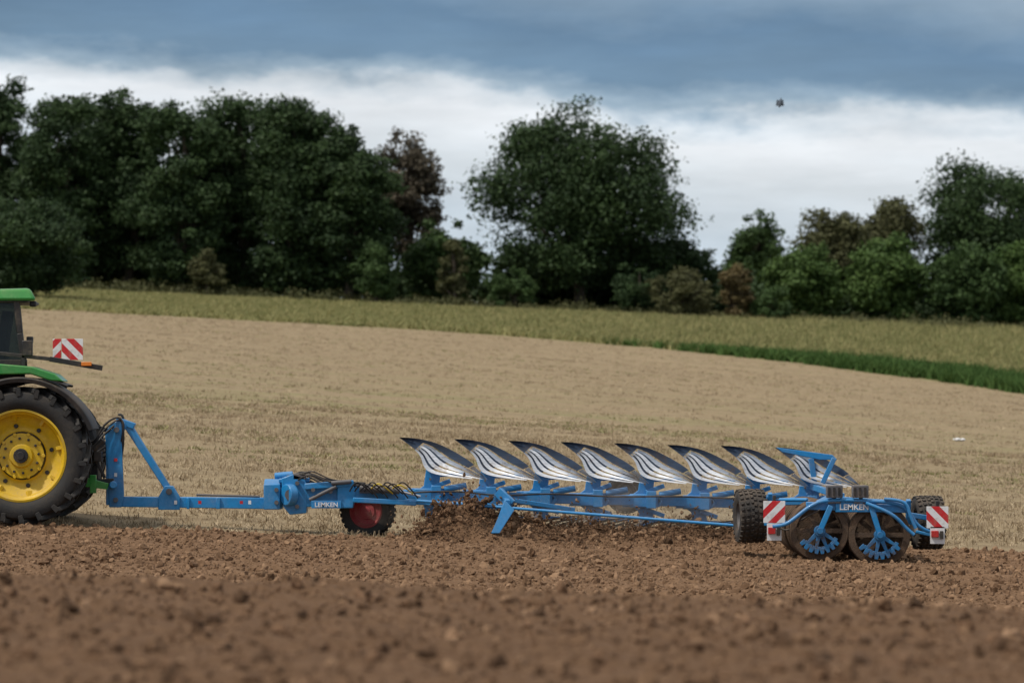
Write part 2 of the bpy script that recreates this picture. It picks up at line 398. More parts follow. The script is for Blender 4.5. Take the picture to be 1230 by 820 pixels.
b=Part('label_plate',BLUE,pl,.004); b.box(at(392,605.5,60.43),.47,.02,.12); b.finish()
for k in range(12):
    x0=326+rng.random()*34; y0=571+rng.random()*10
    hose('hydraulic_hose',[at(x0,y0,60.5+.05*k),at(x0+12,y0-8,60.4+.05*k),at(x0+26,y0-2,60.4+.04*k),at(x0+42,y0+4+k%3*2,60.42+.03*k),at(x0+80,y0+8,60.5)],.012,BLK,pl)
for k in range(8):
    y0=512+k*5
    hose('supply_hose',[at(96,y0+12,60.7+.06*k),at(112,y0+24-k*3,60.6),at(122,y0+2,60.6+.05*k),at(132,y0-8+k,60.62+.05*k),at(144,500+k*2,60.72+.04*k),at(150,512+k*2,60.72),at(146,530+k*3,60.74+.02*k)],.014 if k%2 else .018,BLK,pl)
hose('top_link_hose',[at(148,503,60.9),at(147,496,60.9),at(142,498,60.9)],.02,BLK,pl)
for k in range(10):
    x0=420+k*6
    hose('valve_hose',[at(x0,590,60.35+.03*k),at(x0+6,577+k%3*3,60.3),at(x0+16,582,60.3),at(x0+28,593+k%2*5,60.4)],.012,YHS if k in(4,8) else BLK,pl)
hose('frame_hose',[at(490,592,60.75),at(540,588,60.8),at(600,596,61.0),at(660,592,61.3),at(740,597,61.8),at(820,595,62.2),at(930,601,62.7)],.014,BLK,pl)
b=Part('valve_block',GREY,pl,.01); b.box(at(455,588,60.6),.6,.3,.1); b.tube(at(432,586,60.45),at(480,590,60.45),.045); b.box(at(360,572,60.6),.2,.2,.1); b.tube(at(398,580,60.4),at(422,578,60.4),.035); b.finish()
b=Part('cylinder_rod',CHR,pl,0); b.tube(at(480,590,60.45),at(505,596,60.5),.022); b.finish()
# main frame
def dep(px): return 60.9+2.4*(px-490)/470
def fy(px): return 594+ (px-490)*(606-594)/470
b=Part('main_frame',BLUE,pl,.012)
b.beam(at(424,591,60.55),at(492,596,60.95),.2,.2,.16,.18)
b.beam(at(486,594,dep(486)),at(985,606,dep(985)),.16,.165)
b.beam(at(486,602,60.55),at(612,609,60.7),.08,.08)
b.beam(at(424,600,60.35),at(500,604,60.45),.08,.08)
b.finish()
tips=[(479,525),(545,527),(610,529),(673,530.5),(737,532),(801,534),(865,535),(930,537)]
topE=[(0,0),(20,1.5),(45,7.5),(70,20),(90,33),(107,50)]
botE=[(0,0),(13,10),(25,21),(35,40),(64,47),(107,51)]
def interp(E,s):
    x=s*(len(E)-1); i=min(int(x),len(E)-2); f=x-i
    def cr(p0,p1,p2,p3): return .5*((2*p1)+(-p0+p2)*f+(2*p0-5*p1+4*p2-p3)*f*f+(-p0+3*p1-3*p2+p3)*f**3)
    g=lambda k:E[max(0,min(len(E)-1,k))]
    return tuple(cr(g(i-1)[a],g(i)[a],g(i+1)[a],g(i+2)[a]) for a in(0,1))
def surf(part,x0,y0,d0,s0,s1,v0,v1,mir=None,ns=14,nv=4,th=.012,off=0,jit=0):
    rows=[]
    for i in range(ns+1):
        s=s0+(s1-s0)*i/ns; a=interp(topE,s); c=interp(botE,s); row=[]
        for j in range(nv+1):
            v=v0+(v1-v0)*j/nv
            dx=a[0]+(c[0]-a[0])*v; dy=a[1]+(c[1]-a[1])*v
            dd=d0 -.52*s**1.6*(1-.3*v) +.09*math.sin(math.pi*v)*(1-.4*s) -.04*v*(1-s) +.22*(1-v)*s*(1-s) + off
            p=at(x0+dx,y0+dy,61.0); k=p-at(x0,y0,61.0)
            q=at(x0,y0,d0)+k; q.y=dd
            if mir is not None: q.z=2*mir-q.z
            row.append(q)
        rows.append(row)
    vs=[[part.bm.verts.new(q) for q in r] for r in rows]; vb=[[part.bm.verts.new(q+Vector((0,th,0))) for q in r] for r in rows]
    for i in range(ns):
        for j in range(nv):
            try:
                part.bm.faces.new((vs[i][j],vs[i+1][j],vs[i+1][j+1],vs[i][j+1])); part.bm.faces.new((vb[i][j],vb[i][j+1],vb[i+1][j+1],vb[i+1][j]))
            except: pass
    for i in range(ns):
        for j in (0,nv):
            try: part.bm.faces.new((vs[i][j],vs[i+1][j],vb[i+1][j],vb[i][j]))
            except: pass
    for i in(0,ns):
        for j in range(nv):
            try: part.bm.faces.new((vs[i][j],vs[i][j+1],vb[i][j+1],vb[i][j]))
            except: pass
for n,(x0,y0) in enumerate(tips):
    d0=dep(x0+30); fz=at(x0+30,fy(x0+30),d0).z
    for mir in (None,fz):
        m=Part('share_blade',STEELD if mir is None else STEELM,pl,0,50); surf(m,x0,y0,d0,0,.80,-.03,.24,mir,off=-.02)
        surf(m,x0,y0,d0,0.02,.30,.24,.96,mir,off=-.005)
        # backing frog behind the slats
        surf(m,x0,y0,d0,.34,.62,.30,.95,mir,off=.05); m.finish()
        m=Part('mouldboard_slats',STEEL if mir is None else STEELM,pl,0,50)
        surf(m,x0,y0,d0,.32,.99,.29,.43,mir,off=0); surf(m,x0,y0,d0,.31,.985,.49,.63,mir,off=.0); surf(m,x0,y0,d0,.30,.96,.69,.81,mir,off=0); surf(m,x0,y0,d0,.3,.9,.88,1.0,mir,off=.0)
        surf(m,x0,y0,d0,.81,1.0,.02,.22,mir,off=0)
        m.finish()
        lg=Part('leg',BLUE,pl,.01)
        def L(dx,dy,dd=0):
            k=at(x0+dx,y0+dy,61.0)-at(x0,y0,61.0); q=at(x0,y0,d0)+k; q.y=d0+dd
            if mir is not None: q.z=2*mir-q.z
            return q
        lg.plate([L(33,38,-.02),L(50,44,-.02),L(49,54,-.02),L(44,64,-.02),L(42,78,-.02),L(14,78,-.02),L(16,68,-.02),L(30,58,-.02)],(0,.05,0))
        lg.beam(L(46,46,.12),L(84,44,.0),.03,.05); lg.beam(L(40,60,-.06),L(62,52,-.04),.05,.07)
        lg.plate([L(20,62,-.10),L(50,62,-.10),L(60,72,-.10),L(56,78,-.10),L(10,78,-.10)],(0,.05,0))
        lg.finish()
        bt=Part('leg_bolts',GREY,pl,0)
        for dx,dy in((38,50),(27,68),(44,68),(52,74)): bt.tube(L(dx,dy,-.13),L(dx,dy,-.03),.02,seg=8)
        bt.finish()
        if mir is None:
            st=Part('leg_stickers',WHT,pl,0)
            for q in (0,1): st.plate([L(27+q*6,65,-.105),L(30+q*6,65,-.105),L(26+q*6,71,-.105),L(23+q*6,71,-.105)],(0,.003,0))
            st.finish()
    cl=Part('body_clamp',BLUE,pl,.01); c=at(x0+36,fy(x0+36),d0)
    cl.box(c,.46,.28,.2,ry=.02); cl.box(c+Vector((.12,-.08,.02)),.16,.24,.28); cl.finish()
    cc=Part('trip_cylinder',BLUE,pl,.006); cc.tube(c+Vector((.25,-.12,.1)),c+Vector((.6,-.1,.16)),.05); cc.finish()
# long packer tow bar and diagonal stabiliser
b=Part('tow_bar',BLUE,pl,.008)
b.tube(at(500,601,60.4),at(886,631,59.4),.024); b.beam(at(598,590,60.4),at(615,606,60.3),.08,.16)
b.plate([at(606,600,60.0),at(618,612,60.0),at(600,640,59.7),at(590,640,59.7),at(598,622,59.8)],(0,.05,0))
b.beam(at(612,600,60.5),at(690,612,60.9),.06,.07); b.beam(at(610,604,60.05),at(606,600,60.5),.08,.1)
b.finish()
# rear wheel arm and end frame
b=Part('rear_frame',BLUE,pl,.01)
b.plate([at(932,537,62.9),at(1000,546,62.9),at(1006,552,62.9),at(985,552,62.9),at(940,543,62.9)],(0,.06,0))
b.beam(at(974,550,63.2),at(982,606,63.2),.09,.09); b.beam(at(1002,550,62.8),at(988,580,62.8),.07,.08)
b.beam(at(975,584,63.2),at(1012,596,62.4),.09,.10); b.beam(at(985,606,63.2),at(1010,600,61),.12,.14)
b.finish()
def gwheel(parent,px,d,Rr,W,rimR,axis=(0,1,0),rim=RED,sink=.03,tm=RUBD,block=True,lugs=28,cz=None):
    x=(px-615)/F*d; z=gz(x,d)+Rr-sink if cz is None else cz
    return wheel(parent,(x,d,z),axis,Rr,W,rimR,tm,rim,lugs,.02,block=block,seg=48), Vector((x,d,z))
_,gc=gwheel(pl,442,61.0,.43,.34,.26,axis=(.22,1,0),cz=at(442,613.5,61).z,tm=RUB)
b=Part('gauge_wheel_arm',BLUE,pl,.01); b.beam(gc+Vector((0,.25,0)),gc+Vector((-.1,.3,.4)),.06,.1); b.beam(gc+Vector((0,.25,0)),gc+Vector((0,-.1,0)),.05,.05); b.finish()
gwheel(pl,752,63.6,.34,.3,.18,rim=GREY,cz=at(752,592,63.6).z)

# ================================================================= PACKER
pk=empty('furrow_press_roller',at(1030,640,58.5))
for (cx,cy,Rr) in((984,637,.45),(1056,642,.475)):
    n0=58.0; c0=at(cx,cy,n0)
    rg=Part('packer_rings',SOILST,pk,0,30)
    for i in range(20):
        yy=i*.17; rr=Rr*(1+.015*math.sin(i*3.3))
        rg.lathe([(rr*.78,-.035),(rr*.97,-.026),(rr,0),(rr*.97,.026),(rr*.78,.035)],c0+Vector((0,yy,.0)),(0,1,0),40,closed=True)
        for k in range(3):
            a=k*math.pi/3+i*.4; o=Vector((math.cos(a),0,math.sin(a)))*rr*.84
            rg.beam(c0+Vector((0,yy,0))-o,c0+Vector((0,yy,0))+o,.02,.07)
    rg.tube(c0,c0+Vector((0,3.3,0)),.13); rg.finish()
    s=Part('roller_star',BLUED,pk,.006)
    s.tube(c0+Vector((0,-.14,0)),c0+Vector((0,.1,0)),.085); s.tube(c0+Vector((0,-.2,0)),c0+Vector((0,-.1,0)),.05)
    for k in range(8):
        a=math.radians(215+k*15.5); o=Vector((math.cos(a),0,math.sin(a)));a2=a+.24;o2=Vector((math.cos(a2),0,math.sin(a2)))
        s.beam(c0+o*Rr*.60+Vector((0,-.09,0)),c0+o2*Rr*.60+Vector((0,-.09,0)),.05,.06)
        s.beam(c0+o*Rr*.58+Vector((0,-.1,0)),c0+o*Rr*.78+Vector((.0,-.1,0)),.04,.08,.04,.05)
    for k in range(4):
        a=math.radians(225+k*34); o=Vector((math.cos(a),0,math.sin(a)))
        s.beam(c0+o*.06+Vector((0,-.08,0)),c0+o*Rr*.60+Vector((0,-.08,0)),.05,.07,.05,.04)
    s.finish()
    s=Part('bearing_arm',BLUE,pk,.008); s.beam(c0+Vector((0,-.12,0)),at(cx+(14 if cx<1000 else -10),607,n0-.12),.07,.08); s.finish()
b=Part('press_frame',BLUE,pk,.012)
b.beam(at(968,607,58),at(1090,611,58),.12,.12); b.beam(at(1000,600,60.8),at(1090,606,60.8),.1,.12)
b.beam(at(1005,604,58.1),at(1005,600,61),.1,.1); b.beam(at(1070,608,58.1),at(1070,603,61),.1,.1)
b.box(at(1028,609,57.93),.62,.06,.15)
b.beam(at(1002,604,57.9),at(1002,583,58.0),.06,.05); b.beam(at(1034,605,57.9),at(1034,583,58.0),.06,.05)
b.beam(at(918,628,58.3),at(945,628,58.2),.06,.08); b.beam(at(1092,618,58.3),at(1116,622,58.4),.06,.08); b.beam(at(1100,638,58.3),at(1134,646,58.3),.05,.05)
b.beam(at(985,606,58.1),at(1000,598,61.5),.12,.14); b.beam(at(905,605,59.0),at(975,603,58.8),.06,.07)
b.tube(at(936,600,58.8),at(970,600,58.5),.03)
b.finish()
hose('tubular_guard',[at(928,632,57.9),at(942,631,57.9),at(955,622,57.9),at(972,608,57.9),at(990,600,57.9),at(1040,601,57.9),at(1080,604,57.9),at(1092,614,57.9),at(1103,634,57.9),at(1116,638,58.0)],.03,BLUE,pk)
hose('tubular_guard',[at(1062,599,57.85),at(1080,600,57.85),at(1090,606,57.85),at(1094,622,57.85),at(1100,634,57.85)],.026,BLUE,pk)
hose('tubular_guard',[at(1040,604,57.85),at(1062,612,57.8),at(1078,622,57.8),at(1088,634,57.85),at(1098,642,57.85)],.028,BLUE,pk)
hose('lamp_cable',[at(935,632,58.1),at(945,640,58.05),at(958,625,58.0),at(985,612,57.9)],.012,BLK,pk)
label('LEMKEN',at(1026,609,57.895),.12,WHT,pk)
b=Part('ballast_box',GREY,pk,.012)
for x0 in (1002,1033): b.box(at(x0,590,57.95),.24,.22,.19); b.box(at(x0,602,57.93),.2,.1,.06)
b.finish()
b=Part('ballast_vent',BLK,pk,.002)
for x0 in (1002,1033):
    for j in range(3): b.box(at(x0-6+6*j,590,57.83),.035,.012,.12)
b.finish()
for px,py in((901,619),(1114,627)):
    c=at(px,py,58.9); wheel(pk,c,(1,.12,0),.415,.42,.2,RUBD,GREY,26,.022,block=True,seg=48)
    a=Part('wheel_bracket',BLUE,pk,.01); a.beam(c+Vector((.3 if px<1000 else -.3,.0,0)),c+Vector((.3 if px<1000 else -.3,-.1,.35)),.07,.09); a.beam(c,c+Vector((.3 if px<1000 else -.3,.0,0)),.07,.07);a.finish()
for px,py,py2 in((930,614.5,638),(1126,621,642)):
    o=at(px,py,58.1); b=Part('warning_board',STR2 if px<1000 else STR1,pk,.003); b.box(o,.33,.012,.33); b.finish(o)
    b=Part('lamp_plate',WHT,pk,.003); b.box(at(px,py2+.5,58.1),.22,.012,.26); b.finish()
    b=Part('rear_lamp',REDL,pk,.006); b.box(at(px-3,py2-1,58.07),.11,.05,.1); b.finish()
    b=Part('rear_lamp_housing',BLK,pk,.006); b.box(at(px+5,py2,58.07),.05,.05,.12); b.box(at(px,py,58.14),.05,.05,.5); b.finish()

# ================================================================= GROUND
def groundmat():
    m,nt,b=newmat('field_ground')
    tc=N(nt,'ShaderNodeTexCoord').outputs['Object']
    at_=N(nt,'ShaderNodeAttribute',attribute_name='zone'); sp=N(nt,'ShaderNodeSeparateColor'); nt.links.new(at_.outputs['Color'],sp.inputs[0])
    # soil
    s1=noise(nt,mapping(nt,tc,(.35,1.6,1)),1.2,5); s2=noise(nt,tc,14,8,.75)
    soil=mixc(nt,ramp(nt,s2,.35,.68),(.12,.066,.034),(.28,.172,.10))
    soil=mixc(nt,ramp(nt,s1,.4,.7),soil,(.155,.09,.05))
    wet=mixc(nt,ramp(nt,s2,.35,.68),(.085,.046,.024),(.185,.108,.06))
    soil=mixc(nt,sp.outputs[2],soil,wet)
    # stubble
    a1=noise(nt,mapping(nt,tc,(.25,1,1)),.35,6,.6); a2=noise(nt,mapping(nt,tc,(.5,1,1)),6,8,.75); a3=noise(nt,mapping(nt,tc,(.06,.4,1)),1,5,.6)
    a4=noise(nt,mapping(nt,tc,(.05,1.2,1)),1,6,.7)
    st=mixc(nt,ramp(nt,a2,.32,.68),(.165,.12,.067),(.39,.305,.185))
    st=mixc(nt,ramp(nt,a1,.40,.75),st,(.30,.225,.135))
    st=mixc(nt,ramp(nt,a4,.46,.72),st,(.20,.145,.085))
    gr=N(nt,'ShaderNodeMath',operation='MULTIPLY'); nt.links.new(ramp(nt,a3,.46,.66),gr.inputs[0]); nt.links.new(sp.outputs[2],gr.inputs[1])
    st=mixc(nt,gr.outputs[0],st,(.20,.20,.08))
    # crop
    c1=noise(nt,mapping(nt,tc,(.3,1,1)),.5,6,.6); c2=noise(nt,tc,3,8,.7)
    cr=mixc(nt,ramp(nt,c2,.3,.7),(.16,.17,.062),(.33,.295,.135))
    cr=mixc(nt,ramp(nt,c1,.4,.7),cr,(.24,.24,.10))
    x=mixc(nt,sp.outputs[1],st,cr); x=mixc(nt,sp.outputs[0],x,soil)
    nt.links.new(x,b.inputs['Base Color']); b.inputs['Roughness'].default_value=.95; b.inputs['Specular IOR Level'].default_value=.15
    bp=N(nt,'ShaderNodeBump'); bp.inputs['Strength'].default_value=.7; bp.inputs['Distance'].default_value=.05
    nt.links.new(s2,bp.inputs['Height']); nt.links.new(bp.outputs[0],b.inputs['Normal'])
    return m
rows=np.concatenate([np.linspace(-60,14,20),np.arange(15,36,.07),np.arange(36,46,.2),np.arange(46,65,.06),np.geomspace(65.1,340,260),np.geomspace(350,3900,30)])
uin=np.linspace(-.165,.165,520); uo=np.geomspace(.175,4,28)
us=np.concatenate([-uo[::-1],uin,uo])
Dg,Ug=np.meshgrid(rows,us,indexing='ij'); Xg=Ug*np.maximum(Dg,15)
Zg=ground_z(Xg,Dg)
nr,nc=Dg.shape
idx=np.arange(nr*nc).reshape(nr,nc)
Fq=np.stack([idx[:-1,:-1],idx[:-1,1:],idx[1:,1:],idx[1:,:-1]],-1).reshape(-1,4)
e=soil_edge(Xg)+(fbm(Xg*1.5,Dg*0+3,3,9)-.5)*.5
zs=1-sstep(-.12,.25,Dg-e+(fbm(Xg*4,Dg*4,2,77)-.5)*.6)
T=tt(Xg,Dg); zc=sstep(-1,1,Dg-crop_edge(T))
gp=np.exp(-((Dg-118)/25)**2)*.6*(1-.4*T)
moist=np.clip((1-sstep(27,33,Dg))*.75 + .9*np.exp(-((Dg-soil_edge(Xg)+.4)/.7)**2)*sstep(-1.8,-1.2,Xg)*(1-sstep(3.6,4.4,Xg)),0,1)
gp=np.where(Dg<64.5,moist,gp)
Z4=np.stack([zs,zc,gp,np.ones_like(zs)],-1)
me=fast_mesh('field',np.stack([Xg,Dg,Zg],-1).reshape(-1,3),Fq,groundmat(),{'zone':(Z4,'FLOAT_COLOR')})
me.shade_smooth(); addobj('ground_field',me)

# ---------------------------------------------------------------- instancing
def instancer(name,pts,scl,rot,protos,idxs):
    pc=bpy.data.collections.new(name+'_source')
    for i,p in enumerate(protos): pc.objects.link(p)
    me=bpy.data.meshes.new(name); me.vertices.add(len(pts)); me.vertices.foreach_set('co',pts.astype(np.float32).ravel())
    a=me.attributes.new('scl','FLOAT_VECTOR','POINT'); a.data.foreach_set('vector',scl.astype(np.float32).ravel())
    a=me.attributes.new('rot','FLOAT_VECTOR','POINT'); a.data.foreach_set('vector',rot.astype(np.float32).ravel())
    a=me.attributes.new('idx','INT','POINT'); a.data.foreach_set('value',idxs.astype(np.int32))
    o=addobj(name,me)
    ng=bpy.data.node_groups.new(name,'GeometryNodeTree')
    ng.interface.new_socket('Geometry',in_out='INPUT',socket_type='NodeSocketGeometry'); ng.interface.new_socket('Geometry',in_out='OUTPUT',socket_type='NodeSocketGeometry')
    gi=ng.nodes.new('NodeGroupInput');go=ng.nodes.new('NodeGroupOutput');ip=ng.nodes.new('GeometryNodeInstanceOnPoints')
    ci=ng.nodes.new('GeometryNodeCollectionInfo'); ci.inputs['Collection'].default_value=pc; ci.inputs['Separate Children'].default_value=True; ci.inputs['Reset Children'].default_value=True
    def na(n,t):
        q=ng.nodes.new('GeometryNodeInputNamedAttribute'); q.data_type=t; q.inputs['Name'].default_value=n; return q.outputs['Attribute']
    l=ng.links.new
    l(gi.outputs[0],ip.inputs['Points']); l(ci.outputs[0],ip.inputs['Instance']); ip.inputs['Pick Instance'].default_value=True
    l(na('idx','INT'),ip.inputs['Instance Index']); l(na('scl','FLOAT_VECTOR'),ip.inputs['Scale'])
    er=ng.nodes.new('FunctionNodeEulerToRotation'); l(na('rot','FLOAT_VECTOR'),er.inputs[0]); l(er.outputs[0],ip.inputs['Rotation'])
    l(ip.outputs[0],go.inputs[0])
    md=o.modifiers.new('scatter','NODES'); md.node_group=ng
    return o
def randmat(name,c1,c2,c3=None,rough=.9,transl=0):
    m,nt,b=newmat(name)
    oi=N(nt,'ShaderNodeObjectInfo').outputs['Random']
    c=mixc(nt,oi,c1,c2)
    nt.links.new(c,b.inputs['Base Color']); b.inputs['Roughness'].default_value=rough; b.inputs['Specular IOR Level'].default_value=.2
    if transl:
        out=nt.nodes['Material Output']; t=N(nt,'ShaderNodeBsdfTranslucent'); nt.links.new(c,t.inputs[0]); mx=N(nt,'ShaderNodeMixShader'); mx.inputs[0].default_value=transl
        nt.links.new(b.outputs[0],mx.inputs[1]); nt.links.new(t.outputs[0],mx.inputs[2]); nt.links.new(mx.outputs[0],out.inputs[0])
    return m
# clods: dry (0-5) and moist, freshly turned (6-11)
CL=randmat('soil_clod',(.11,.061,.032),(.28,.172,.10)); CW=randmat('moist_soil_clod',(.065,.036,.019),(.175,.10,.056))
protos=[]
for k in range(12):
    bm=bmesh.new(); bmesh.ops.create_icosphere(bm,subdivisions=2,radius=1)
    sx,sy,sz=rng.uniform(.8,1.3),rng.uniform(.7,1.1),rng.uniform(.5,.8)
    for v in bm.verts:
        f=.62+.7*rng.random(); v.co=Vector((v.co.x*sx,v.co.y*sy,v.co.z*sz))*f
    m=bpy.data.meshes.new('clod'); bm.to_mesh(m); bm.free(); m.materials.append(CL if k<6 else CW); protos.append(bpy.data.objects.new('clod_%02d'%k,m))
def scatter(n,d0,d1,um,power=1.0):
    d=(d0**2+(d1**2-d0**2)*rng.random(n))**.5 if power==1 else d0+(d1-d0)*rng.random(n)
    x=(rng.random(n)*2-1)*um*d; return x,d
x1,d1=scatter(13000,16,36,.155); x2,d2=scatter(46000,44,63.5,.15)
x=np.concatenate([x1,x2]);d=np.concatenate([d1,d2])
xh=rng.uniform(-1.7,4.6,9000); dh=soil_edge(xh)-.45+rng.normal(0,.4,9000)
x=np.concatenate([x,xh]); d=np.concatenate([d,dh])
k=d<soil_edge(x)+.05+rng.exponential(.12,len(x)); x=x[k];d=d[k]
s=.010+.009*rng.pareto(2.2,len(x)); s=np.minimum(s,.062)
zz=ground_z(x,d)+s*.2
# soil being thrown by the working bodies
nf=3200; bi=np.minimum(rng.integers(0,8,nf),rng.integers(0,8,nf)); xf=-1.30+bi*.80+rng.normal(0,.22,nf); df=soil_edge(xf)-.35+rng.normal(0,.2,nf); zf=ground_z(xf,df)+.02+rng.exponential(.085,nf)
x=np.concatenate([x,xf]);d=np.concatenate([d,df]);zz=np.concatenate([zz,zf]);s=np.concatenate([s,.005+rng.exponential(.009,nf)])
pts=np.stack([x,d,zz],-1)
moist=(1-sstep(27,33,d))*.7+.9*np.exp(-((d-soil_edge(x)+.4)/.7)**2)*sstep(-1.8,-1.2,x)*(1-sstep(3.6,4.4,x))
ii=rng.integers(0,6,len(x))+np.where(rng.random(len(x))<moist,6,0)
instancer('soil_clods',pts,np.repeat(s[:,None],3,1),rng.random((len(x),3))*6.28,protos,ii)
# stubble tufts
def tuft(name,mat,nb,h,spread,w,lean,seg=1):
    V=[];Fc=[]
    for i in range(nb):
        a=rng.random()*6.28;r=rng.random()**.5*spread; bx,by=r*math.cos(a),r*math.sin(a)
        a2=rng.random()*6.28; le=rng.random()*lean; hh=h*rng.uniform(.5,1.15); a3=rng.random()*6.28; wx,wy=w*math.cos(a3)/2,w*math.sin(a3)/2
        k=len(V)
        for j in range(seg+1):
            t=j/seg; ox=math.cos(a2)*le*hh*t**1.6; oy=math.sin(a2)*le*hh*t**1.6; ww=1-.75*t**2 if seg>1 else 1-.5*t
            z=hh*(t-.35*le*t*t)
            V+=[(bx+ox-wx*ww,by+oy-wy*ww,z),(bx+ox+wx*ww,by+oy+wy*ww,z)]
        for j in range(seg): q=k+2*j; Fc.append((q,q+1,q+3,q+2))
    me=fast_mesh(name,np.array(V),np.array(Fc),mat); return bpy.data.objects.new(name,me)
ST=randmat('straw',(.185,.13,.075),(.52,.41,.27),rough=.8)
GT=randmat('volunteer_weed',(.15,.16,.055),(.27,.255,.105),rough=.8)
protos=[tuft('stubble_%d'%k,ST,9,.085,.10,.010,1.3) for k in range(5)]+[tuft('weed_%d'%k,GT,9,.07,.09,.014,1.0) for k in range(2)]
x1,d1=scatter(42000,59,110,.155); x2,d2=scatter(24000,110,225,.15)
x=np.concatenate([x1,x2]);d=np.concatenate([d1,d2])
k=(d>soil_edge(x)+.1)&(d<crop_edge(tt(x,d))+1); x=x[k];d=d[k]
dens=fbm(x*.25,d*.9,3,55); k=rng.random(len(x))<np.clip((dens-.25)*2.6,.1,1); x=x[k];d=d[k]
s=rng.uniform(.4,1.3,len(x))*(.7+.7*fbm(x*.6,d*1.0,2,66)); sc=np.stack([s*1.4,s*1.4,s],-1)
wd=(fbm(x*.12,d*.35,3,88)>.57)&(rng.random(len(x))<.35)&(d>72)
r=np.zeros((len(x),3)); r[:,2]=rng.random(len(x))*6.28
instancer('stubble',np.stack([x,d,ground_z(x,d)-.01],-1),sc,r,protos,np.where(wd,rng.integers(5,7,len(x)),rng.integers(0,5,len(x))))
# crop
CR=randmat('crop_leaf',(.15,.165,.058),(.37,.325,.15))
CG=randmat('maize_leaf',(.045,.095,.022),(.09,.155,.042),transl=.2)
protos=[tuft('crop_%d'%k,CR,14,1,.5,.06,.6,2) for k in range(4)]+[tuft('maize_%d'%k,CG,18,1,.4,.08,.8,3) for k in range(3)]
x,d=scatter(40000,197,300,.152)
t=tt(x,d); e=crop_edge(t); k=(d>e); x=x[k];d=d[k];t=t[k];e=e[k]
strip=(d<e+.5+11*sstep(.54,1,t))
hgt=.28+.35*sstep(.2,.9,t)+.2*strip*sstep(.6,.9,t)
s=hgt*rng.uniform(.7,1.2,len(x)); ii=np.where(strip&(rng.random(len(x))<sstep(.5,.72,t)),rng.integers(4,7,len(x)),rng.integers(0,4,len(x)))
r=np.zeros((len(x),3)); r[:,2]=rng.random(len(x))*6.28
instancer('crop_field',np.stack([x,d,ground_z(x,d)-.02],-1),np.stack([np.ones(len(x)),np.ones(len(x)),s],-1),r,protos,ii)

# ================================================================= TREES
def leafmat(name,c,c2,transl=.15):
    m,nt,b=newmat(name)
    a=N(nt,'ShaderNodeAttribute',attribute_name='tint').outputs['Fac']
    cc=mixc(nt,a,c,c2); nt.links.new(cc,b.inputs['Base Color']); b.inputs['Roughness'].default_value=.65; b.inputs['Specular IOR Level'].default_value=.2
    out=nt.nodes['Material Output']; t=N(nt,'ShaderNodeBsdfTranslucent'); nt.links.new(cc,t.inputs[0]); mx=N(nt,'ShaderNodeMixShader'); mx.inputs[0].default_value=transl
    nt.links.new(b.outputs[0],mx.inputs[1]); nt.links.new(t.outputs[0],mx.inputs[2]); nt.links.new(mx.outputs[0],out.inputs[0]); return m
BARK=paint('bark',(.07,.055,.04),.9,dust=.2,bump=1)
LM={'dark':leafmat('leaf_dark',(.018,.036,.014),(.050,.086,.028)),
 'mid':leafmat('leaf_mid',(.030,.056,.017),(.070,.12,.036)),
 'light':leafmat('leaf_light',(.045,.085,.02),(.10,.16,.042)),
 'olive':leafmat('leaf_olive',(.055,.06,.025),(.11,.11,.045)),
 'brown':leafmat('leaf_brown',(.060,.050,.034),(.12,.10,.068)),
 'rust':leafmat('leaf_rust',(.09,.068,.03),(.16,.12,.05))}
def leaves(cl,cr,per,size,sq=.85):
    per_=np.maximum(8,(per*(cr/np.mean(cr))**2)).astype(int)
    ci=np.repeat(np.arange(len(cl)),per_); n=len(ci)
    dirs=rng.normal(size=(n,3)); dirs/=np.linalg.norm(dirs,axis=1)[:,None]
    ph=rng.random((len(cl),3))*6.28
    wob=1+.28*np.sin(dirs[:,0]*5+ph[ci,0])*np.sin(dirs[:,1]*5+ph[ci,1])+.22*np.sin(dirs[:,2]*7+ph[ci,2])
    rad=cr[ci]*wob*(.35+.8*rng.random(n)**.7)
    c=cl[ci]+dirs*rad[:,None]*np.array([1.15,1.15,sq])
    nrm=dirs*.55+rng.normal(size=(n,3))*.6+np.array([0,0,.35]); nrm/=np.linalg.norm(nrm,axis=1)[:,None]
    a=np.cross(nrm,rng.normal(size=(n,3))); a/=np.linalg.norm(a,axis=1)[:,None]; b=np.cross(nrm,a)
    s=size*rng.uniform(.5,1.3,n)[:,None]
    V=np.stack([c-a*s*.55,c-b*s*.36+nrm*s*.1,c+a*s*.55,c+b*s*.36-nrm*s*.05],1).reshape(-1,3)
    Fc=np.arange(4*n).reshape(-1,4); tint=np.clip(rng.random(len(cl))[ci]*.65+rng.random(n)*.35,0,1)
    return V,Fc,np.repeat(tint,4)
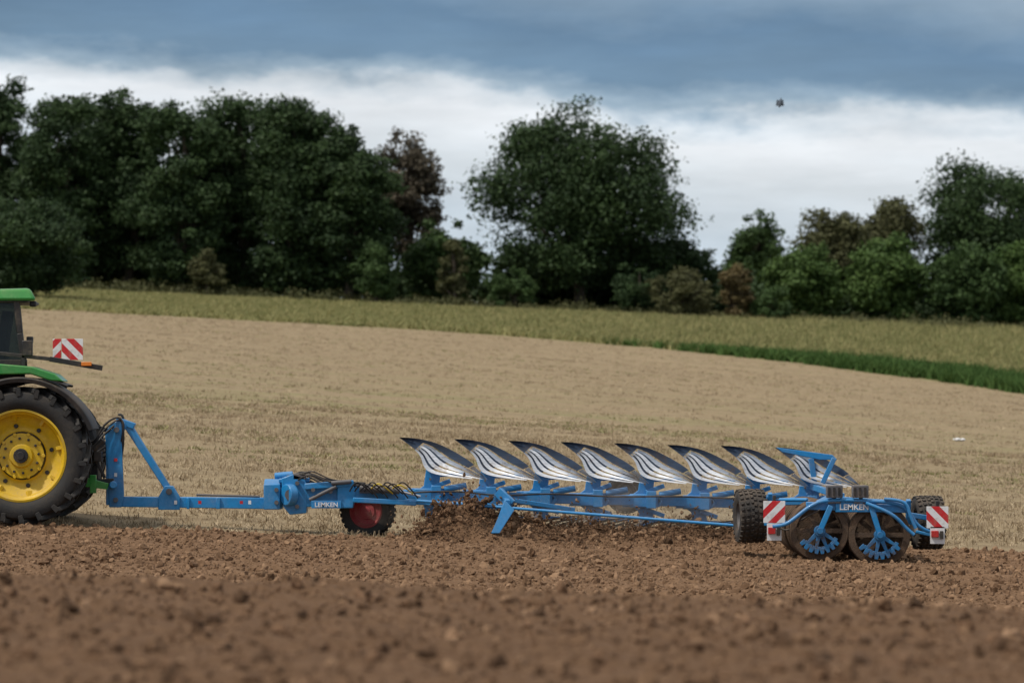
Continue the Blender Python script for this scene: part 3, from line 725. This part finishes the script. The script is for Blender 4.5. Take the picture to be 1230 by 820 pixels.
def tree(name,px,top,wpx,d,kind,crown0=.05,ncl=120,per=230,size=.36,shape=2.0,gap=0,taper=.22):
    x=(px-615)/F*d; z0=gz(x,d)-.1; H=CAMH+(497-top)/F*d-z0; W=wpx/F*d
    zc0=z0+H*crown0; ch=H*(1-crown0)
    mr=min(W,ch)
    ph=rng.random(6)*6.28
    def env(dr):
        az=np.arctan2(dr[:,1],dr[:,0]); el=dr[:,2]
        return 1+.11*np.sin(3*az+ph[0]+2.5*el)+.09*np.sin(5*az+ph[1]-5*el)+.08*np.sin(7*el+ph[2]+2*az)
    dr=rng.normal(size=(ncl,3)); dr/=np.linalg.norm(dr,axis=1)[:,None]
    q=np.where(rng.random(ncl)<.70,rng.uniform(.76,1.0,ncl),rng.uniform(.15,.78,ncl))
    p_=1/((np.abs(dr[:,0])**shape+np.abs(dr[:,1])**shape+np.abs(dr[:,2])**shape)**(1/shape))
    cr=(.06+.10*rng.random(ncl)**1.5)*mr; cr=np.clip(cr,.3,1.7)
    k=(q*env(dr)*p_)[:,None]
    cen=np.array([x,d,zc0+ch*.5])
    hx=np.array([W/2-cr.mean()*.9,W/2-cr.mean()*.9,ch/2-cr.mean()*.7])
    cl=cen+dr*k*hx
    zf=(cl[:,2]-zc0)/ch; tap=1-taper*np.clip(zf-.5,0,1)/.5
    cl[:,0]=x+(cl[:,0]-x)*tap; cl[:,1]=d+(cl[:,1]-d)*tap
    cl[:,2]=np.clip(cl[:,2],z0+.2,z0+H-.5*cr)
    V,Fc,ti=leaves(cl,cr,int(per*1.3),size*.8)
    e=empty(name,(x,d,z0))
    me=fast_mesh('foliage',V,Fc,LM[kind],{'tint':(ti,'FLOAT')}); addobj('foliage',me,e)
    p=Part('trunk_and_limbs',BARK,e,0,60)
    r0=.022*H+.06; bz=z0+H*max(.12,crown0*1.1)
    p0=Vector((x,d,z0-.2)); p1=Vector((x+.02*H*rng.normal(),d,bz)); p2=Vector((x+.03*H*rng.normal(),d,z0+H*.55)); p3=Vector((x,d,z0+H*.85))
    p.tube(p0,p1,r0*1.25,r0*.9,9,False); p.tube(p1,p2,r0*.9,r0*.5,9,False); p.tube(p2,p3,r0*.5,r0*.12,7,False)
    for i in range(30):
        c=Vector(cl[rng.integers(0,ncl)]); t=rng.random(); s=p1.lerp(p2,t) if c.z>p1.z+.5 else p1
        mid=s.lerp(c,.5)+Vector((0,0,.04*H)); rr=r0*.35*(1-.4*t)
        p.tube(s,mid,rr,rr*.6,6,False); p.tube(mid,c,rr*.6,rr*.15,5,False)
    p.finish()
    return e
# left wood
tree('deciduous_tree',2,98,115,306,'dark',.02,130,220,shape=2.6)
tree('deciduous_tree',72,120,120,300,'dark',.02,130,220,shape=2.6)
tree('deciduous_tree',150,108,130,303,'dark',.02,140,220,shape=2.6)
tree('deciduous_tree',218,114,120,297,'dark',.02,130,220,shape=2.6)
tree('deciduous_tree',288,104,140,302,'dark',.02,150,220,shape=2.6)
tree('deciduous_tree',356,114,140,298,'dark',.02,150,220,shape=2.6)
tree('deciduous_tree',418,144,122,296,'dark',.02,130,220,shape=2.3)
tree('deciduous_tree',110,122,150,312,'dark',.0,100,180,shape=3)
tree('deciduous_tree',250,118,170,314,'dark',.0,100,180,shape=3)
tree('deciduous_tree',385,150,130,312,'dark',.0,90,180,shape=3)
tree('deciduous_tree',488,148,108,312,'brown',.12,120,120,shape=2.3)
tree('hazel_tree',533,258,100,300,'mid',.0,90,170)
tree('oak_tree',697,118,262,300,'dark',.09,240,210,shape=2.1,taper=.30)
tree('hazel_tree',640,290,120,306,'dark',.0,80,150,shape=2.5)
tree('hazel_tree',740,285,140,306,'dark',.0,80,150,shape=2.5)
tree('field_maple_tree',812,284,110,302,'dark',.0,90,170)
tree('ash_tree',908,254,90,330,'mid',.0,90,130)
tree('hornbeam_tree',965,290,100,300,'light',.0,100,170)
tree('chestnut_tree',1005,248,112,315,'olive',.0,110,160)
tree('chestnut_tree',1068,234,112,318,'olive',.0,110,160)
tree('hornbeam_tree',1062,286,110,300,'light',.0,110,170)
tree('oak_tree',1180,191,165,322,'dark',.0,160,200,shape=2.4)
tree('hornbeam_tree',1162,292,108,298,'mid',.0,110,170)
tree('hornbeam_tree',1225,288,95,300,'light',.0,100,170)
# bushes
tree('hawthorn_bush',28,228,166,240,'dark',.0,150,220,.26)
tree('hawthorn_bush',250,300,48,290,'olive',.0,50,120,.24)
tree('hawthorn_bush',452,288,62,292,'mid',.0,50,120,.26)
tree('hawthorn_bush',545,288,45,292,'olive',.0,50,120,.24)
tree('hawthorn_bush',620,322,72,292,'mid',.0,50,120,.24)
tree('hawthorn_bush',820,320,95,290,'olive',.0,60,130,.24)
tree('beech_bush',880,316,50,290,'rust',.0,50,120,.24)
tree('hawthorn_bush',768,315,75,292,'dark',.0,50,130,.24)
tree('hawthorn_bush',925,340,60,290,'mid',.0,40,110,.24)
# off-frame continuation
tree('deciduous_tree',-90,120,150,300,'dark',.02,110,170,shape=2.6)
tree('deciduous_tree',1325,230,150,300,'mid',.0,110,170,shape=2.4)
# rough grass and weeds along the foot of the wood
n=520; px=rng.uniform(-80,1330,n); d=rng.uniform(289,296,n); x=(px-615)/F*d; hh=.3+.7*rng.random(n)**2
cl=np.stack([x,d,ground_z(x,d)+hh*.4],-1); V,Fc,ti=leaves(cl,hh*.8,50,.2)
addobj('hedge_undergrowth',fast_mesh('hedge_undergrowth',V,Fc,LM['olive'],{'tint':(ti,'FLOAT')}))
n=420; px=rng.uniform(-80,1330,n); d=rng.uniform(306,312,n); x=(px-615)/F*d; hh=1.5+1.8*rng.random(n)
cl=np.stack([x,d,ground_z(x,d)+hh*.5],-1); V,Fc,ti=leaves(cl,hh*.7,150,.42)
addobj('hedge',fast_mesh('hedge',V,Fc,LM['dark'],{'tint':(ti,'FLOAT')}))
# bird
bd=empty('bird',at(937,124,150)); o=at(937,124,150)
b=Part('body',BIRD,bd,0,80)
b.lathe([(0,-.2),(.05,-.14),(.075,-.02),(.06,.1),(.03,.18),(0,.24)],o,(.2,.3,1),12); b.finish()
b=Part('wings',BIRD,bd,0); 
for sg in(-1,1): b.plate([o+Vector((0,0,.08)),o+Vector((sg*.12,.05,.14)),o+Vector((sg*.16,.12,-.1)),o+Vector((sg*.05,.02,-.12))],(0,.012,0))
b.finish()
# pale stones in the stubble
b=Part('field_stone',WHT,None,.01)
for xx,dd,s in((1150,118,.09),(1156,118.3,.08),(1146,118.6,.05)):
    X=(xx-615)/F*dd; bmesh.ops.create_icosphere(b.bm,subdivisions=1,radius=s,matrix=Matrix.Translation((X,dd,gz(X,dd)+s*.6))@Matrix.Diagonal((1.3,1,.7,1)))
b.finish()
# dust drifting off the working bodies (a real scattering volume)
dm=bpy.data.materials.new('dust_haze'); dm.use_nodes=True; nt=dm.node_tree; nt.nodes.remove(nt.nodes['Principled BSDF'])
vs=N(nt,'ShaderNodeVolumeScatter'); vs.inputs['Color'].default_value=(.78,.64,.50,1)
tcn=N(nt,'ShaderNodeTexCoord'); nz=noise(nt,tcn.outputs['Object'],.9,2,.5)
gr=N(nt,'ShaderNodeSeparateXYZ'); nt.links.new(tcn.outputs['Generated'],gr.inputs[0])
fz_=N(nt,'ShaderNodeMapRange'); fz_.inputs[1].default_value=1; fz_.inputs[2].default_value=.1; nt.links.new(gr.outputs[2],fz_.inputs[0])
mm=N(nt,'ShaderNodeMath',operation='MULTIPLY'); nt.links.new(ramp(nt,nz,.42,.75),mm.inputs[0]); nt.links.new(fz_.outputs[0],mm.inputs[1])
m2=N(nt,'ShaderNodeMath',operation='MULTIPLY'); nt.links.new(mm.outputs[0],m2.inputs[0]); m2.inputs[1].default_value=.5
nt.links.new(m2.outputs[0],vs.inputs['Density']); nt.links.new(vs.outputs[0],nt.nodes['Material Output'].inputs['Volume'])
bm=bmesh.new(); bmesh.ops.create_icosphere(bm,subdivisions=3,radius=1)
for v in bm.verts: v.co=Vector((v.co.x*4.0,v.co.y*.9+v.co.x*1.7,max(v.co.z,-.5)*.75))
me=bpy.data.meshes.new('dust'); bm.to_mesh(me); bm.free(); me.materials.append(dm)
addobj('dust_cloud',me,loc=(1.6,61.9,.25))

# ================================================================= SKY / LIGHT / CAMERA
sun_dir=Vector((-.50,-.30,.90)).normalized()
w=bpy.data.worlds.new('World'); scene.world=w; w.use_nodes=True; nt=w.node_tree
bg=nt.nodes['Background']; out=nt.nodes['World Output']
sky=N(nt,'ShaderNodeTexSky',sky_type='NISHITA'); sky.sun_disc=False; sky.sun_elevation=math.asin(sun_dir.z); sky.sun_rotation=math.atan2(sun_dir.x,sun_dir.y)
nt.links.new(sky.outputs[0],bg.inputs[0]); bg.inputs[1].default_value=.1
tc=N(nt,'ShaderNodeTexCoord').outputs['Generated']; sp=N(nt,'ShaderNodeSeparateXYZ'); nt.links.new(tc,sp.inputs[0])
def M(op,a,b_=None,c=None):
    n=N(nt,'ShaderNodeMath',operation=op)
    for i,v in enumerate((a,b_,c)):
        if v is None: continue
        if isinstance(v,(int,float)): n.inputs[i].default_value=v
        else: nt.links.new(v,n.inputs[i])
    return n.outputs[0]
n1=noise(nt,mapping(nt,tc,(10,10,30)),1,9,.6); n2=noise(nt,mapping(nt,tc,(22,22,60)),1,8,.62); n3=noise(nt,mapping(nt,tc,(7,7,45)),1.3,7,.6)
s=M('SUBTRACT',sp.outputs[2],M('MULTIPLY_ADD',sp.outputs[0],-.075,.0825))
s=M('ADD',s,M('MULTIPLY_ADD',n1,.030,-.015))
s=M('ADD',s,M('MULTIPLY_ADD',n2,.018,-.009))
f=N(nt,'ShaderNodeMapRange'); f.inputs[1].default_value=-.06; f.inputs[2].default_value=.06; nt.links.new(s,f.inputs[0])
cr=N(nt,'ShaderNodeValToRGB'); nt.links.new(f.outputs[0],cr.inputs[0]); R_=cr.color_ramp
stops=[(0,(.44,.55,.66)),(.22,(.55,.63,.71)),(.36,(.70,.75,.80)),(.45,(.80,.83,.87)),(.485,(.62,.68,.74)),(.515,(.30,.40,.50)),(.56,(.14,.235,.35)),(.66,(.115,.205,.325)),(.74,(.19,.285,.40)),(.82,(.28,.37,.47)),(.9,(.20,.29,.40)),(1,(.25,.32,.42))]
R_.elements[0].position=0; R_.elements[0].color=(*stops[0][1],1); R_.elements[1].position=1; R_.elements[1].color=(*stops[-1][1],1)
for p,c in stops[1:-1]: q=R_.elements.new(p); q.color=(*c,1)
hsv=N(nt,'ShaderNodeHueSaturation'); nt.links.new(cr.outputs[0],hsv.inputs['Color']); nt.links.new(M('MULTIPLY_ADD',n3,.9,.56),hsv.inputs['Value'])
hi=mixc(nt,ramp(nt,sp.outputs[2],.2,.7),hsv.outputs[0],(.80,.81,.82))
b2=N(nt,'ShaderNodeBackground'); nt.links.new(hi,b2.inputs[0]); b2.inputs[1].default_value=1.08
mx=N(nt,'ShaderNodeMixShader'); mx.inputs[0].default_value=.9; nt.links.new(bg.outputs[0],mx.inputs[1]); nt.links.new(b2.outputs[0],mx.inputs[2]); nt.links.new(mx.outputs[0],out.inputs[0])
sl=bpy.data.lights.new('sun','SUN'); sl.energy=2.9; sl.angle=math.radians(3); sl.color=(1,.94,.85)
so=bpy.data.objects.new('sun',sl); col.objects.link(so); so.rotation_euler=sun_dir.to_track_quat('Z','Y').to_euler(); so.location=(-20,-20,40)
cam=bpy.data.cameras.new('camera'); co=bpy.data.objects.new('camera',cam); col.objects.link(co)
co.location=(0,0,CAMH); co.rotation_euler=(math.pi/2,0,0); cam.lens=135; cam.sensor_width=36; cam.shift_y=87/1230
cam.clip_end=6000; cam.clip_start=.5; cam.dof.use_dof=True; cam.dof.focus_distance=60; cam.dof.aperture_fstop=2.1
scene.camera=co
scene.view_settings.view_transform='Standard'; scene.view_settings.look='None'; scene.view_settings.exposure=0
